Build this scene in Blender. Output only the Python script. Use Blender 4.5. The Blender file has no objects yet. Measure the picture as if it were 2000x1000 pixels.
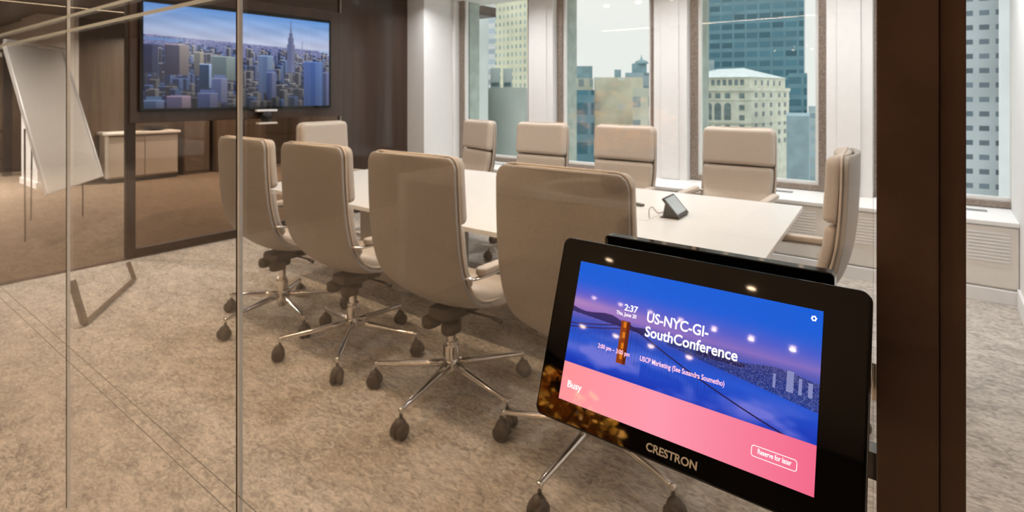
import bpy, bmesh, math, random
import numpy as np
from mathutils import Vector, Matrix
random.seed(7)
PI = math.pi
S = bpy.context.scene
C = S.collection
# ------------------------------------------------------------------ camera
FPX, HOR, EYE = 1090.0, 185.0, 1.45
TH = math.atan2(1090, 1425)
ct, st = math.cos(TH), math.sin(TH)
cd = bpy.data.cameras.new('camera'); cam = bpy.data.objects.new('camera', cd); C.objects.link(cam)
cam.location = (0, 0, EYE); cam.rotation_euler = (PI/2, 0, TH)
cd.sensor_width = 36; cd.lens = FPX/2000*36; cd.shift_y = -(500-HOR)/2000
cd.clip_start = .05; cd.clip_end = 2000
cd.dof.use_dof = True; cd.dof.focus_distance = .45; cd.dof.aperture_fstop = 15
S.camera = cam
# ------------------------------------------------------------------ world, exposure
S.view_settings.view_transform = 'Standard'; S.view_settings.look = 'None'
S.view_settings.exposure = 0.0; S.view_settings.gamma = 1; S.view_settings.use_curve_mapping = False
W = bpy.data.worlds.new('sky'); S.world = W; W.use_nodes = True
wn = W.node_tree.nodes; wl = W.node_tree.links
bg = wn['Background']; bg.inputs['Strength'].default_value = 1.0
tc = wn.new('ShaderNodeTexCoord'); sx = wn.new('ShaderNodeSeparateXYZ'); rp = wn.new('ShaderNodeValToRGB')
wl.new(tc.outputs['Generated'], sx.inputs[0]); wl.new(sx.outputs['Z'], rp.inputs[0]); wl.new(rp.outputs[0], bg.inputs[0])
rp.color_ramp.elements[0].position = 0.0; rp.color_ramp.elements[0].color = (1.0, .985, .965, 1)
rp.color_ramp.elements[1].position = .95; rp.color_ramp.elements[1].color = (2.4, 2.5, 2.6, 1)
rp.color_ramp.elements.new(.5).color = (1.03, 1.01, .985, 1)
S.cycles.max_bounces = 10; S.cycles.transparent_max_bounces = 24; S.cycles.diffuse_bounces = 4
S.cycles.glossy_bounces = 5; S.cycles.sample_clamp_indirect = 4; S.cycles.caustics_reflective = False; S.cycles.caustics_refractive = False
WARM = (1, .70, .44); NEUT = (1, .95, .90)
P_ROOM, P_HALL, P_BEY, P_LINE = 4.5, 16, 60, 42

# ------------------------------------------------------------------ pixel helpers (photo frame 2000x1000)
def ray(px, py):
    a, b = (px-1000)/FPX, -(py-HOR)/FPX
    return Vector((a*ct-st, a*st+ct, b))
def at_z(px, py, z):
    d = ray(px, py); return Vector((0, 0, EYE))+d*((z-EYE)/d.z)
def at_depth(px, py, Z): return Vector((0, 0, EYE))+ray(px, py)*Z

# ------------------------------------------------------------------ materials
MATS = {}
def mat(name, col=(.8, .8, .8), rough=.5, metal=0, emis=None, estr=0, noise=0, nscale=20, bump=0, spec=.5, coat=0):
    if name in MATS: return MATS[name]
    m = bpy.data.materials.new(name); m.use_nodes = True; nt = m.node_tree; b = nt.nodes['Principled BSDF']
    b.inputs['Base Color'].default_value = (*col, 1); b.inputs['Roughness'].default_value = rough
    b.inputs['Metallic'].default_value = metal; b.inputs['Specular IOR Level'].default_value = spec
    b.inputs['Coat Weight'].default_value = coat
    if emis: b.inputs['Emission Color'].default_value = (*emis, 1); b.inputs['Emission Strength'].default_value = estr
    t = nt.nodes.new('ShaderNodeTexCoord'); n = nt.nodes.new('ShaderNodeTexNoise'); n.inputs['Scale'].default_value = nscale; n.inputs['Detail'].default_value = 4
    nt.links.new(t.outputs['Object'], n.inputs['Vector'])
    k = noise if noise else .02
    r = nt.nodes.new('ShaderNodeValToRGB'); nt.links.new(n.outputs['Fac'], r.inputs[0])
    r.color_ramp.elements[0].position = .3; r.color_ramp.elements[1].position = .7
    r.color_ramp.elements[0].color = (*[c*(1-k) for c in col], 1); r.color_ramp.elements[1].color = (*[min(1, c*(1+k)) for c in col], 1)
    nt.links.new(r.outputs[0], b.inputs['Base Color'])
    if bump:
        bp = nt.nodes.new('ShaderNodeBump'); bp.inputs['Strength'].default_value = bump; bp.inputs['Distance'].default_value = .01
        nt.links.new(n.outputs['Fac'], bp.inputs['Height']); nt.links.new(bp.outputs[0], b.inputs['Normal'])
    MATS[name] = m; return m
def math_node(nt, op, a, b=None, clamp=False):
    n = nt.nodes.new('ShaderNodeMath'); n.operation = op; n.use_clamp = clamp
    for i, v in enumerate((a, b)):
        if v is None: continue
        if isinstance(v, (int, float)): n.inputs[i].default_value = v
        else: nt.links.new(v, n.inputs[i])
    return n.outputs[0]
def glass(name, tint=(1, 1, 1), f0=.04, k=.8):
    m = bpy.data.materials.new(name); m.use_nodes = True; nt = m.node_tree
    nt.nodes.remove(nt.nodes['Principled BSDF']); out = nt.nodes['Material Output']
    g = nt.nodes.new('ShaderNodeNewGeometry'); d = nt.nodes.new('ShaderNodeVectorMath'); d.operation = 'DOT_PRODUCT'
    nt.links.new(g.outputs['Incoming'], d.inputs[0]); nt.links.new(g.outputs['Normal'], d.inputs[1])
    a = math_node(nt, 'ABSOLUTE', d.outputs['Value']); o = math_node(nt, 'SUBTRACT', 1.0, a)
    p = math_node(nt, 'POWER', o, 5.0); q = math_node(nt, 'MULTIPLY', p, k); f = math_node(nt, 'ADD', q, f0, True)
    tr = nt.nodes.new('ShaderNodeBsdfTransparent'); tr.inputs[0].default_value = (*tint, 1)
    gl = nt.nodes.new('ShaderNodeBsdfGlossy'); gl.inputs['Roughness'].default_value = 0.0; gl.inputs['Color'].default_value = (1, 1, 1, 1)
    mx = nt.nodes.new('ShaderNodeMixShader'); nt.links.new(f, mx.inputs[0]); nt.links.new(tr.outputs[0], mx.inputs[1]); nt.links.new(gl.outputs[0], mx.inputs[2])
    nt.links.new(mx.outputs[0], out.inputs[0]); MATS[name] = m; return m
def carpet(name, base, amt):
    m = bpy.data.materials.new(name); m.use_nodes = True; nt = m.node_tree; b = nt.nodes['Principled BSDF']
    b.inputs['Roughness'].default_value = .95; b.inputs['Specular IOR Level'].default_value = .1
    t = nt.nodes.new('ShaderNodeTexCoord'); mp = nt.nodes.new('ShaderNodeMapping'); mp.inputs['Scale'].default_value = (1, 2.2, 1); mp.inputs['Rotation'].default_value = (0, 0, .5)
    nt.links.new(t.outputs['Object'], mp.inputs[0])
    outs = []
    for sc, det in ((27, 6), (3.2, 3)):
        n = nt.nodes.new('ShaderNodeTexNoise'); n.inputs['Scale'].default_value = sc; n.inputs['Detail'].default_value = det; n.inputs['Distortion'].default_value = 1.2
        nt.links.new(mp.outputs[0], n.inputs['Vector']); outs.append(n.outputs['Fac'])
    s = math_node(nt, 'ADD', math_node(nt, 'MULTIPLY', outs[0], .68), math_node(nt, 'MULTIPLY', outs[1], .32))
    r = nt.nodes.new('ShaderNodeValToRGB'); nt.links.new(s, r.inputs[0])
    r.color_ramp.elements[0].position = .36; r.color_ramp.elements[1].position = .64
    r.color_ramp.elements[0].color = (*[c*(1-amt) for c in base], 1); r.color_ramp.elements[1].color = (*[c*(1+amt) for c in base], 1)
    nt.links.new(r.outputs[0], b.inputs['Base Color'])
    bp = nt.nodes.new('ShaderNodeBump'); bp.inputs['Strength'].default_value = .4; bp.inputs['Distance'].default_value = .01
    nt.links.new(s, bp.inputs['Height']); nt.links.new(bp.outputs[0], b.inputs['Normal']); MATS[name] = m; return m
def wood(name, c0, c1, rough, axis_scale=(14, 14, .8), coat=0):
    m = bpy.data.materials.new(name); m.use_nodes = True; nt = m.node_tree; b = nt.nodes['Principled BSDF']
    b.inputs['Roughness'].default_value = rough; b.inputs['Coat Weight'].default_value = coat; b.inputs['Coat Roughness'].default_value = .05
    t = nt.nodes.new('ShaderNodeTexCoord'); mp = nt.nodes.new('ShaderNodeMapping'); mp.inputs['Scale'].default_value = axis_scale
    n = nt.nodes.new('ShaderNodeTexNoise'); n.inputs['Scale'].default_value = 1.5; n.inputs['Detail'].default_value = 6; n.inputs['Distortion'].default_value = .6
    nt.links.new(t.outputs['Object'], mp.inputs[0]); nt.links.new(mp.outputs[0], n.inputs['Vector'])
    r = nt.nodes.new('ShaderNodeValToRGB'); nt.links.new(n.outputs['Fac'], r.inputs[0])
    r.color_ramp.elements[0].position = .3; r.color_ramp.elements[1].position = .7
    r.color_ramp.elements[0].color = (*c0, 1); r.color_ramp.elements[1].color = (*c1, 1)
    nt.links.new(r.outputs[0], b.inputs['Base Color']); MATS[name] = m; return m
def facade(name, wall, glassc, pu, pv, wu, wv, rough=.6, grough=.2, blot=.12):
    """windows in a grid laid on the facade's own UVs (metres)"""
    m = bpy.data.materials.new(name); m.use_nodes = True; nt = m.node_tree; b = nt.nodes['Principled BSDF']
    uv = nt.nodes.new('ShaderNodeUVMap'); uv.uv_map = 'uv'; s = nt.nodes.new('ShaderNodeSeparateXYZ'); nt.links.new(uv.outputs[0], s.inputs[0])
    fu = math_node(nt, 'FRACT', math_node(nt, 'MULTIPLY', s.outputs[0], 1/pu)); fv = math_node(nt, 'FRACT', math_node(nt, 'MULTIPLY', s.outputs[1], 1/pv))
    mk = math_node(nt, 'MULTIPLY', math_node(nt, 'LESS_THAN', fu, wu), math_node(nt, 'LESS_THAN', fv, wv))
    n = nt.nodes.new('ShaderNodeTexNoise'); n.inputs['Scale'].default_value = .12; n.inputs['Detail'].default_value = 5; nt.links.new(uv.outputs[0], n.inputs['Vector'])
    r = nt.nodes.new('ShaderNodeValToRGB'); nt.links.new(n.outputs['Fac'], r.inputs[0]); r.color_ramp.elements[0].position = .35; r.color_ramp.elements[1].position = .65
    r.color_ramp.elements[0].color = (*[c*(1-blot) for c in wall], 1); r.color_ramp.elements[1].color = (*[min(1, c*(1+blot)) for c in wall], 1)
    mx = nt.nodes.new('ShaderNodeMixRGB'); nt.links.new(mk, mx.inputs[0]); nt.links.new(r.outputs[0], mx.inputs[1])
    fl = nt.nodes.new('ShaderNodeVectorMath'); fl.operation = 'DIVIDE'; nt.links.new(uv.outputs[0], fl.inputs[0]); fl.inputs[1].default_value = (pu, pv, 1)
    f2 = nt.nodes.new('ShaderNodeVectorMath'); f2.operation = 'FLOOR'; nt.links.new(fl.outputs[0], f2.inputs[0])
    wnn = nt.nodes.new('ShaderNodeTexWhiteNoise'); nt.links.new(f2.outputs[0], wnn.inputs[0])
    r2 = nt.nodes.new('ShaderNodeValToRGB'); nt.links.new(wnn.outputs[0], r2.inputs[0])
    r2.color_ramp.elements[0].color = (*[c*.75 for c in glassc], 1); r2.color_ramp.elements[1].color = (*[min(1, c*1.35) for c in glassc], 1)
    nt.links.new(r2.outputs[0], mx.inputs[2]); nt.links.new(mx.outputs[0], b.inputs['Base Color'])
    b.inputs['Roughness'].default_value = rough; b.inputs['Specular IOR Level'].default_value = .2
    MATS[name] = m; return m
def screen_mat(name, strength):
    m = bpy.data.materials.new(name); m.use_nodes = True; nt = m.node_tree; b = nt.nodes['Principled BSDF']
    a = nt.nodes.new('ShaderNodeAttribute'); a.attribute_name = 'picture'
    b.inputs['Base Color'].default_value = (.004, .004, .005, 1); b.inputs['Roughness'].default_value = .03
    nt.links.new(a.outputs['Color'], b.inputs['Emission Color']); b.inputs['Emission Strength'].default_value = strength
    MATS[name] = m; return m
def emit(name, col, s):
    return mat(name, (.8, .8, .8), .5, emis=col, estr=s)

M_carpet = carpet('carpet', (.42, .38, .335), .40)
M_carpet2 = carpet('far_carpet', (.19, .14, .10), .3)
M_white = mat('white_paint', (.78, .77, .76), .55)
M_sill = mat('white_sill', (.80, .79, .77), .4)
M_cream = mat('cream_panel', (.74, .70, .65), .5)
M_ceil = mat('ceiling_white', (.80, .78, .75), .8)
M_dceil = wood('dark_wood_ceiling', (.035, .022, .014), (.085, .055, .036), .35, (1, 14, 14))
M_frame = mat('frame_bronze', (.035, .022, .016), .45, .2)
M_bronze = mat('dark_bronze', (.105, .060, .043), .42, .3, noise=.3, nscale=9)
M_bronze2 = mat('window_bronze', (.25, .20, .165), .45, .2, noise=.35, nscale=60)
M_panel = wood('dark_gloss_panel', (.040, .024, .017), (.062, .038, .027), .12, (5, 5, .4))
M_brown = wood('brown_laminate', (.085, .058, .04), (.13, .09, .062), .4, (9, 9, .6))
M_black = mat('black_plastic', (.006, .006, .007), .35)
M_blackg = mat('black_gloss', (.003, .003, .0035), .03, spec=.5)
M_leather = mat('taupe_leather', (.345, .315, .288), .5, noise=.05, nscale=90, bump=.03)
M_pad = mat('beige_leather', (.50, .43, .365), .48, noise=.04, nscale=90, bump=.03)
M_pipe = mat('leather_piping', (.60, .51, .42), .45)
M_chrome = mat('polished_aluminium', (.78, .75, .72), .12, 1)
M_mech = mat('brown_plastic', (.045, .032, .025), .5)
M_caster = mat('caster_plastic', (.05, .036, .028), .5)
M_table = mat('table_white', (.72, .715, .70), .28)
M_tbase = mat('table_base', (.55, .50, .45), .5)
M_alu = mat('brushed_seal', (.88, .90, .93), .3, 0)
M_etch = mat('etched_strip', (.62, .68, .68), .6)
M_dark = mat('dark_gasket', (.02, .018, .016), .6)
M_paper = mat('board_white', (.80, .79, .78), .5)
M_stone = mat('grey_stone', (.40, .46, .42), .85, noise=.15, nscale=8)
G_front = glass('partition_glass', (.995, .99, .98), .035, .55)
G_left = glass('bronze_glass', (.80, .75, .70), .03, .5)
G_clear = glass('clear_glass', (.97, .96, .94), .02, .3)
G_win = glass('window_glass', (.96, .99, .985), .015, .5)

# ------------------------------------------------------------------ mesh helpers
def obj(name, bm, m, parent=None, smooth=False, bevel=0, mods=None):
    me = bpy.data.meshes.new(name); bmesh.ops.recalc_face_normals(bm, faces=bm.faces); bm.to_mesh(me); bm.free()
    ms = m if isinstance(m, (list, tuple)) else [m]
    for x in ms: me.materials.append(x)
    if smooth:
        for p in me.polygons: p.use_smooth = True
    o = bpy.data.objects.new(name, me); C.objects.link(o)
    if parent: o.parent = parent
    if bevel:
        b = o.modifiers.new('bevel', 'BEVEL'); b.width = bevel; b.segments = 3; b.limit_method = 'ANGLE'; b.angle_limit = .7
    return o
def thing(name, label, cat, loc=(0, 0, 0), rz=0, group=None):
    o = bpy.data.objects.new(name, None); C.objects.link(o); o.location = loc; o.rotation_euler = (0, 0, rz); o.empty_display_size = .1
    o['label'] = label; o['category'] = cat
    if group: o['group'] = group
    return o
def tag(o, label, cat, group=None):
    o['label'] = label; o['category'] = cat
    if group: o['group'] = group
    return o
def struct(o): o['kind'] = 'structure'; return o
def sgroup(name):
    o = bpy.data.objects.new(name, None); C.objects.link(o); o['kind'] = 'structure'; return o
def box(bm, x0, x1, y0, y1, z0, z1, mtx=None):
    vs = [bm.verts.new((x, y, z)) for x in (x0, x1) for y in (y0, y1) for z in (z0, z1)]
    for f in ((0, 1, 3, 2), (4, 6, 7, 5), (0, 4, 5, 1), (2, 3, 7, 6), (0, 2, 6, 4), (1, 5, 7, 3)):
        bm.faces.new([vs[i] for i in f])
    if mtx: bmesh.ops.transform(bm, matrix=mtx, verts=vs)
    return bm
def bx(*a): return box(bmesh.new(), *a)
def lathe(bm, prof, n=24, c=(0, 0, 0), mtx=None):
    rings = []
    allv = []
    for r, z in prof:
        ring = [bm.verts.new((c[0]+max(r, 1e-4)*math.cos(2*PI*i/n), c[1]+max(r, 1e-4)*math.sin(2*PI*i/n), c[2]+z)) for i in range(n)]
        rings.append(ring); allv += ring
    for a, b in zip(rings, rings[1:]):
        for i in range(n): bm.faces.new((a[i], a[(i+1) % n], b[(i+1) % n], b[i]))
    bm.faces.new(rings[0][::-1]); bm.faces.new(rings[-1])
    if mtx: bmesh.ops.transform(bm, matrix=mtx, verts=allv)
    return bm
def tube(bm, pts, rad, n=12, flat=1.0):
    pts = [Vector(p) for p in pts]
    if not isinstance(rad, (list, tuple)): rad = [rad]*len(pts)
    rings = []
    for i, p in enumerate(pts):
        t = (pts[min(i+1, len(pts)-1)]-pts[max(i-1, 0)]).normalized()
        up = Vector((0, 0, 1)) if abs(t.z) < .95 else Vector((0, 1, 0))
        a = t.cross(up).normalized(); b = a.cross(t).normalized()
        rings.append([bm.verts.new(p+(a*math.cos(2*PI*k/n)+b*math.sin(2*PI*k/n)*flat)*rad[i]) for k in range(n)])
    for r0, r1 in zip(rings, rings[1:]):
        for k in range(n): bm.faces.new((r0[k], r0[(k+1) % n], r1[(k+1) % n], r1[k]))
    bm.faces.new(rings[0]); bm.faces.new(rings[-1][::-1])
    return bm
def catmull(P, n=6):
    out = []
    P = [np.array(p, float) for p in P]; Q = [2*P[0]-P[1]]+P+[2*P[-1]-P[-2]]
    for i in range(1, len(Q)-2):
        for k in range(n):
            t = k/n; a, b, c, d = Q[i-1:i+3]
            out.append(.5*((2*b)+(c-a)*t+(2*a-5*b+4*c-d)*t*t+(3*b-a-3*c+d)*t**3))
    out.append(P[-1]); return out
def prism(bm, pts, y0, y1, mtx=None):
    """polygon in xz extruded along y"""
    a = [bm.verts.new((x, y0, z)) for x, z in pts]; b = [bm.verts.new((x, y1, z)) for x, z in pts]
    bm.faces.new(a); bm.faces.new(b[::-1]); n = len(pts)
    for i in range(n): bm.faces.new((a[i], b[i], b[(i+1) % n], a[(i+1) % n]))
    if mtx: bmesh.ops.transform(bm, matrix=mtx, verts=a+b)
    return bm
def rrect(x0, x1, y0, y1, r, n=6):
    p = []
    for cx, cy, a0 in ((x1-r, y1-r, 0), (x0+r, y1-r, 90), (x0+r, y0+r, 180), (x1-r, y0+r, 270)):
        for k in range(n+1):
            a = math.radians(a0+90*k/n); p.append((cx+r*math.cos(a), cy+r*math.sin(a)))
    return p
def slab(bm, pts, z0, z1, mtx=None):
    a = [bm.verts.new((x, y, z0)) for x, y in pts]; b = [bm.verts.new((x, y, z1)) for x, y in pts]
    bm.faces.new(a[::-1]); bm.faces.new(b); n = len(pts)
    for i in range(n): bm.faces.new((a[i], a[(i+1) % n], b[(i+1) % n], b[i]))
    if mtx: bmesh.ops.transform(bm, matrix=mtx, verts=a+b)
    return bm
US = [-1, -.985, -.955, -.91, -.82, -.62, -.32, 0, .32, .62, .82, .91, .955, .985, 1]
def cushion(st_, off, thick, edge, curve=0.0, crown=0.0):
    """pillowed panel laid along stations (y, z, halfwidth); front = side the normal points to; returns bmesh"""
    bm = bmesh.new(); n = len(st_); L = [0]
    for a, b in zip(st_, st_[1:]): L.append(L[-1]+math.hypot(b[0]-a[0], b[1]-a[1]))
    back, front = [], []
    for i, (y, z, hw) in enumerate(st_):
        a, b = st_[max(i-1, 0)], st_[min(i+1, n-1)]
        ty, tz = b[0]-a[0], b[1]-a[1]; l = math.hypot(ty, tz); ty /= l; tz /= l
        ny, nz = -tz, ty
        rb, rf = [], []
        for u in US:
            x = u*hw; cv = curve*u*u
            d = min(hw*(1-abs(u)), L[i], L[-1]-L[i]); q = min(d/edge, 1)
            h = thick*(.25+.75*math.sqrt(max(0, 1-(1-q)**2)))+crown*(1-u*u)
            rb.append(bm.verts.new((x, y+ny*(off+cv), z+nz*(off+cv)))); rf.append(bm.verts.new((x, y+ny*(off+cv+h), z+nz*(off+cv+h))))
        back.append(rb); front.append(rf)
    m = len(US)
    for i in range(n-1):
        for j in range(m-1):
            bm.faces.new((front[i][j], front[i][j+1], front[i+1][j+1], front[i+1][j])); bm.faces.new((back[i][j], back[i+1][j], back[i+1][j+1], back[i][j+1]))
        bm.faces.new((back[i][0], front[i][0], front[i+1][0], back[i+1][0])); bm.faces.new((back[i][-1], back[i+1][-1], front[i+1][-1], front[i][-1]))
    for j in range(m-1):
        bm.faces.new((back[0][j], back[0][j+1], front[0][j+1], front[0][j])); bm.faces.new((back[-1][j], front[-1][j], front[-1][j+1], back[-1][j+1]))
    return bm
def round_ends(P, r0, r1):
    """densify stations and round the outline's corners at both ends"""
    pts = catmull(P, 6); out = []
    L = [0]
    for a, b in zip(pts, pts[1:]): L.append(L[-1]+math.hypot(b[0]-a[0], b[1]-a[1]))
    T = L[-1]; want = set()
    for r, s in ((r0, 0), (r1, 1)):
        if r:
            for q in (0, .06, .18, .38, .65, 1): want.add(round(q*r if s == 0 else T-q*r, 5))
    k = int(T/.03)
    for i in range(k+1):
        s = T*i/k
        if (r0 and s < r0) or (r1 and s > T-r1): continue
        want.add(round(s, 5))
    A = np.array(pts)
    for s in sorted(want):
        y, z, w = [float(np.interp(s, L, A[:, c])) for c in range(3)]
        if r0 and s < r0: w -= r0-math.sqrt(max(0, r0*r0-(r0-s)**2))
        if r1 and s > T-r1: w -= r1-math.sqrt(max(0, r1*r1-(r1-(T-s))**2))
        out.append((y, z, w))
    return out
def text_obj(name, s, size, m, parent, loc, bold=0.0, align='LEFT', sx_=1.0, ext=.0001):
    cu = bpy.data.curves.new(name, 'FONT'); cu.body = s; cu.size = size; cu.align_x = align; cu.align_y = 'CENTER'; cu.offset = bold*size; cu.extrude = ext
    cu.resolution_u = 4
    o = bpy.data.objects.new(name+'_curve', cu); C.objects.link(o); bpy.context.view_layer.update()
    me = bpy.data.meshes.new_from_object(o.evaluated_get(bpy.context.evaluated_depsgraph_get())); bpy.data.objects.remove(o); bpy.data.curves.remove(cu)
    me.materials.clear(); me.materials.append(m)
    r = bpy.data.objects.new(name, me); C.objects.link(r); r.parent = parent; r.location = loc; r.scale = (sx_, 1, 1); return r
def picture_grid(name, Wd, Ht, nx, ny, img, m, parent, z=0):
    """flat screen: grid in local xy (y up), one colour of the picture at each vertex"""
    me = bpy.data.meshes.new(name)
    xs = np.linspace(-Wd/2, Wd/2, nx); ys = np.linspace(Ht/2, -Ht/2, ny)
    X, Y = np.meshgrid(xs, ys); V = np.stack([X.ravel(), Y.ravel(), np.full(nx*ny, z)], 1)
    i = np.arange(ny-1)[:, None]*nx+np.arange(nx-1)[None, :]; F = np.stack([i, i+nx, i+nx+1, i+1], -1).reshape(-1, 4)
    me.vertices.add(len(V)); me.vertices.foreach_set('co', V.ravel())
    me.loops.add(F.size); me.loops.foreach_set('vertex_index', F.ravel()); me.polygons.add(len(F)); me.polygons.foreach_set('loop_start', np.arange(len(F))*4)
    me.update(calc_edges=True); me.validate()
    a = me.color_attributes.new('picture', 'FLOAT_COLOR', 'POINT')
    col = np.concatenate([np.clip(img, 0, 1)**2.2, np.ones((ny, nx, 1))], -1).astype(np.float32); a.data.foreach_set('color', col.ravel())
    me.materials.append(m); o = bpy.data.objects.new(name, me); C.objects.link(o); o.parent = parent; return o

# ------------------------------------------------------------------ setting
GY = .600; LX = -5.68; WY = 5.75; SY = 5.13; RX = .44; CZ = 2.75
struct(obj('floor', bx(LX, 6, -9, 6.2, -.1, 0), M_carpet))
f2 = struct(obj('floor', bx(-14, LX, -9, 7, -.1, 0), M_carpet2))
struct(obj('ceiling', bx(LX, RX+.1, GY, 6.2, CZ, CZ+.12), M_ceil))
struct(obj('ceiling', bx(LX, 6, -9, GY, CZ, CZ+.12), M_ceil))
struct(obj('ceiling', bx(-14, LX, -9, 7, CZ-.05, CZ+.1), M_dceil))
struct(obj('wall_right', bx(RX, RX+.14, GY+.06, WY-.035, 0, CZ), M_white))
struct(obj('baseboard_right', bx(RX-.015, RX, GY+.06, SY-.01, 0, .12), M_white))
struct(obj('wall_back', bx(-14, 6, -9.1, -9, 0, CZ), M_brown))
struct(obj('wall_east', bx(6, 6.1, -9, GY+.5, 0, CZ), M_white))
struct(obj('wall_entry', bx(RX+.14, 6, GY+.06, GY+.2, 0, CZ), M_white))
# pillar at the window end of the dark wall
struct(obj('wall_pillar', bx(LX-.10, -5.35, SY-.03, WY+.3, 0, CZ), M_white, bevel=.004))
struct(obj('wall_northwest', bx(-14, LX-.10, 6.6, 6.7, 0, CZ), M_brown))
struct(obj('wall_far_left', bx(-14.1, -14, -9, 6.7, 0, CZ), M_brown))
# window wall
wl_ = sgroup('wall_window')
wins = [(-5.30, -4.05), (-3.69, -2.41), (-2.05, -.795), (-.447, .54)]
xe = [-5.35]+[v for w in wins for v in w]+[RX]
for a, b in zip(xe[0::2], xe[1::2]):
    if b-a > .005:
        obj('pier', bx(a, b, WY-.12, WY+.28, .55, CZ), M_white, wl_, bevel=.006)
        if b-a > .3: obj('pier_panel', bx(a+.085, b-.085, WY-.135, WY-.12, .575, CZ), M_white, wl_, bevel=.004)
obj('lower_wall', bx(-5.35, RX+.14, WY, WY+.28, 0, .57), M_white, wl_)
for i, (a, b) in enumerate(wins):
    w = sgroup('window_%d' % (i+1)); z0 = .575
    bm = bmesh.new(); fw = .075
    box(bm, a, a+fw, WY-.03, WY+.08, z0, CZ); box(bm, b-fw, b, WY-.03, WY+.08, z0, CZ); box(bm, a+fw, b-fw, WY-.03, WY+.08, z0, z0+.05)
    obj('window_frame', bm, M_bronze2, w, bevel=.004)
    bm = bmesh.new(); k = fw; g = .028
    box(bm, a+k, a+k+g, WY, WY+.05, z0+.05, CZ); box(bm, b-k-g, b-k, WY, WY+.05, z0+.05, CZ); box(bm, a+k+g, b-k-g, WY, WY+.05, z0+.05, z0+.05+g)
    obj('window_bead', bm, M_sill, w)
    obj('window_pane', bx(a+k+g, b-k-g, WY+.02, WY+.03, z0+.05+g, CZ), G_win, w)
    obj('stone_reveal', bx(a-.35 if i else a-.4, a+k+.01, WY+.09, WY+.30, 0, 3.4), M_stone, w)
    if i == 3: obj('stone_reveal', bx(b-.02, b+.4, WY+.09, WY+.3, 0, 3.4), M_stone, w)
# ledge with cabinets under it
sill = sgroup('trim_1')
obj('sill_top', bx(-5.35, RX, SY, WY, .535, .57), M_sill, sill, bevel=.006)
bm = bmesh.new()
for a, b in wins:
    for k in range(3): box(bm, a+.30, b-.25, SY+.36+k*.035, SY+.375+k*.035, .5695, .5715)
obj('sill_vent', bm, M_dark, sill)
cb = sgroup('trim_2')
obj('enclosure', bx(-5.35, RX, SY+.03, WY, .09, .535), M_cream, cb)
xs = [-5.35, -4.6, -3.87, -3.2, -2.25, -1.42, -.62, -.30, .10, RX]
bm = bmesh.new()
for a, b in zip(xs, xs[1:]): box(bm, a+.004, b-.004, SY+.012, SY+.03, .11, .53)
obj('access_panel', bm, M_cream, cb, bevel=.003)
for a, b in zip(xs, xs[1:]):
    bm = bmesh.new()
    if b-a > .35 or True:
        for k in range(9): box(bm, a+.06, min(b-.05, a+.62), SY+.006, SY+.012, .285+k*.024, .297+k*.024)
    obj('louver', bm, M_white, cb)
struct(obj('baseboard_window', bx(-5.35, RX, SY, SY+.03, 0, .095), M_white, bevel=.003))

# front partition (between the camera and the room)
fp = sgroup('wall_front')
joints = [-4.80, -3.60, -2.405, -1.208]
edges = [LX]+joints+[-.0435]
for a, b in zip(edges, edges[1:]): obj('glass_pane', bx(a+.004, b-.004, GY, GY+.010, .001, CZ), G_front, fp)
for j in joints:
    obj('joint_seal', bx(j-.0042, j+.0042, GY+.001, GY+.009, .012, CZ), M_alu, fp)
    obj('joint_gasket', bx(j-.0058, j-.0042, GY-.001, GY+.011, .012, CZ), M_dark, fp)
for z in (.530, .581): obj('lower_strip', bx(LX, -.36, GY-.0006, GY, z-.0013, z+.0013), mat('strip_grey', (.30, .29, .27), .5), fp)
for z in (1.671, 1.721): obj('upper_strip', bx(LX, -.05, GY-.0006, GY, z-.005, z+.005), M_etch, fp)
dp = sgroup('door_1')
obj('post_face', bx(-.0435, 0, .582, .66, 0, CZ), M_bronze, dp, bevel=.0012)
obj('post_stop', bx(.0, .0178, .589, .658, 0, CZ), M_bronze, dp, bevel=.0012)
bm = bmesh.new(); box(bm, -.050, -.0435, .617, .631, 1.165, 1.20)
obj('latch', bm, M_chrome, dp, bevel=.001)
obj('latch_bracket', bx(-.054, -.0435, .611, .63, 1.095, 1.12), M_black, dp)

# left wall: bronze framed glass, then solid glossy panel
lw = sgroup('wall_left')
obj('clear_pane', bx(LX-.005, LX+.005, GY+.02, 1.83, .012, CZ-.05), G_clear, lw)
obj('bronze_pane', bx(LX-.005, LX+.005, 1.90, 4.05, .08, CZ-.05), G_left, lw)
obj('solid_panel', bx(LX-.06, LX+.012, 4.05, SY-.03, 0, CZ), M_panel, lw, bevel=.003)
obj('panel_edge_trim', bx(LX+.012, LX+.02, 4.03, 4.05, 0, CZ), M_bronze2, lw)
lf = bmesh.new(); box(lf, LX-.03, LX+.035, 1.83, 1.90, 0, CZ-.05)
obj('frame_post', lf, M_frame, lw, bevel=.004)
obj('frame_rail', bx(LX-.03, LX+.035, 1.90, 4.05, .0, .085), M_frame, lw, bevel=.004)
obj('floor_track', bx(LX-.03, LX+.03, GY+.02, 1.83, 0, .012), M_bronze, lw)

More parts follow.
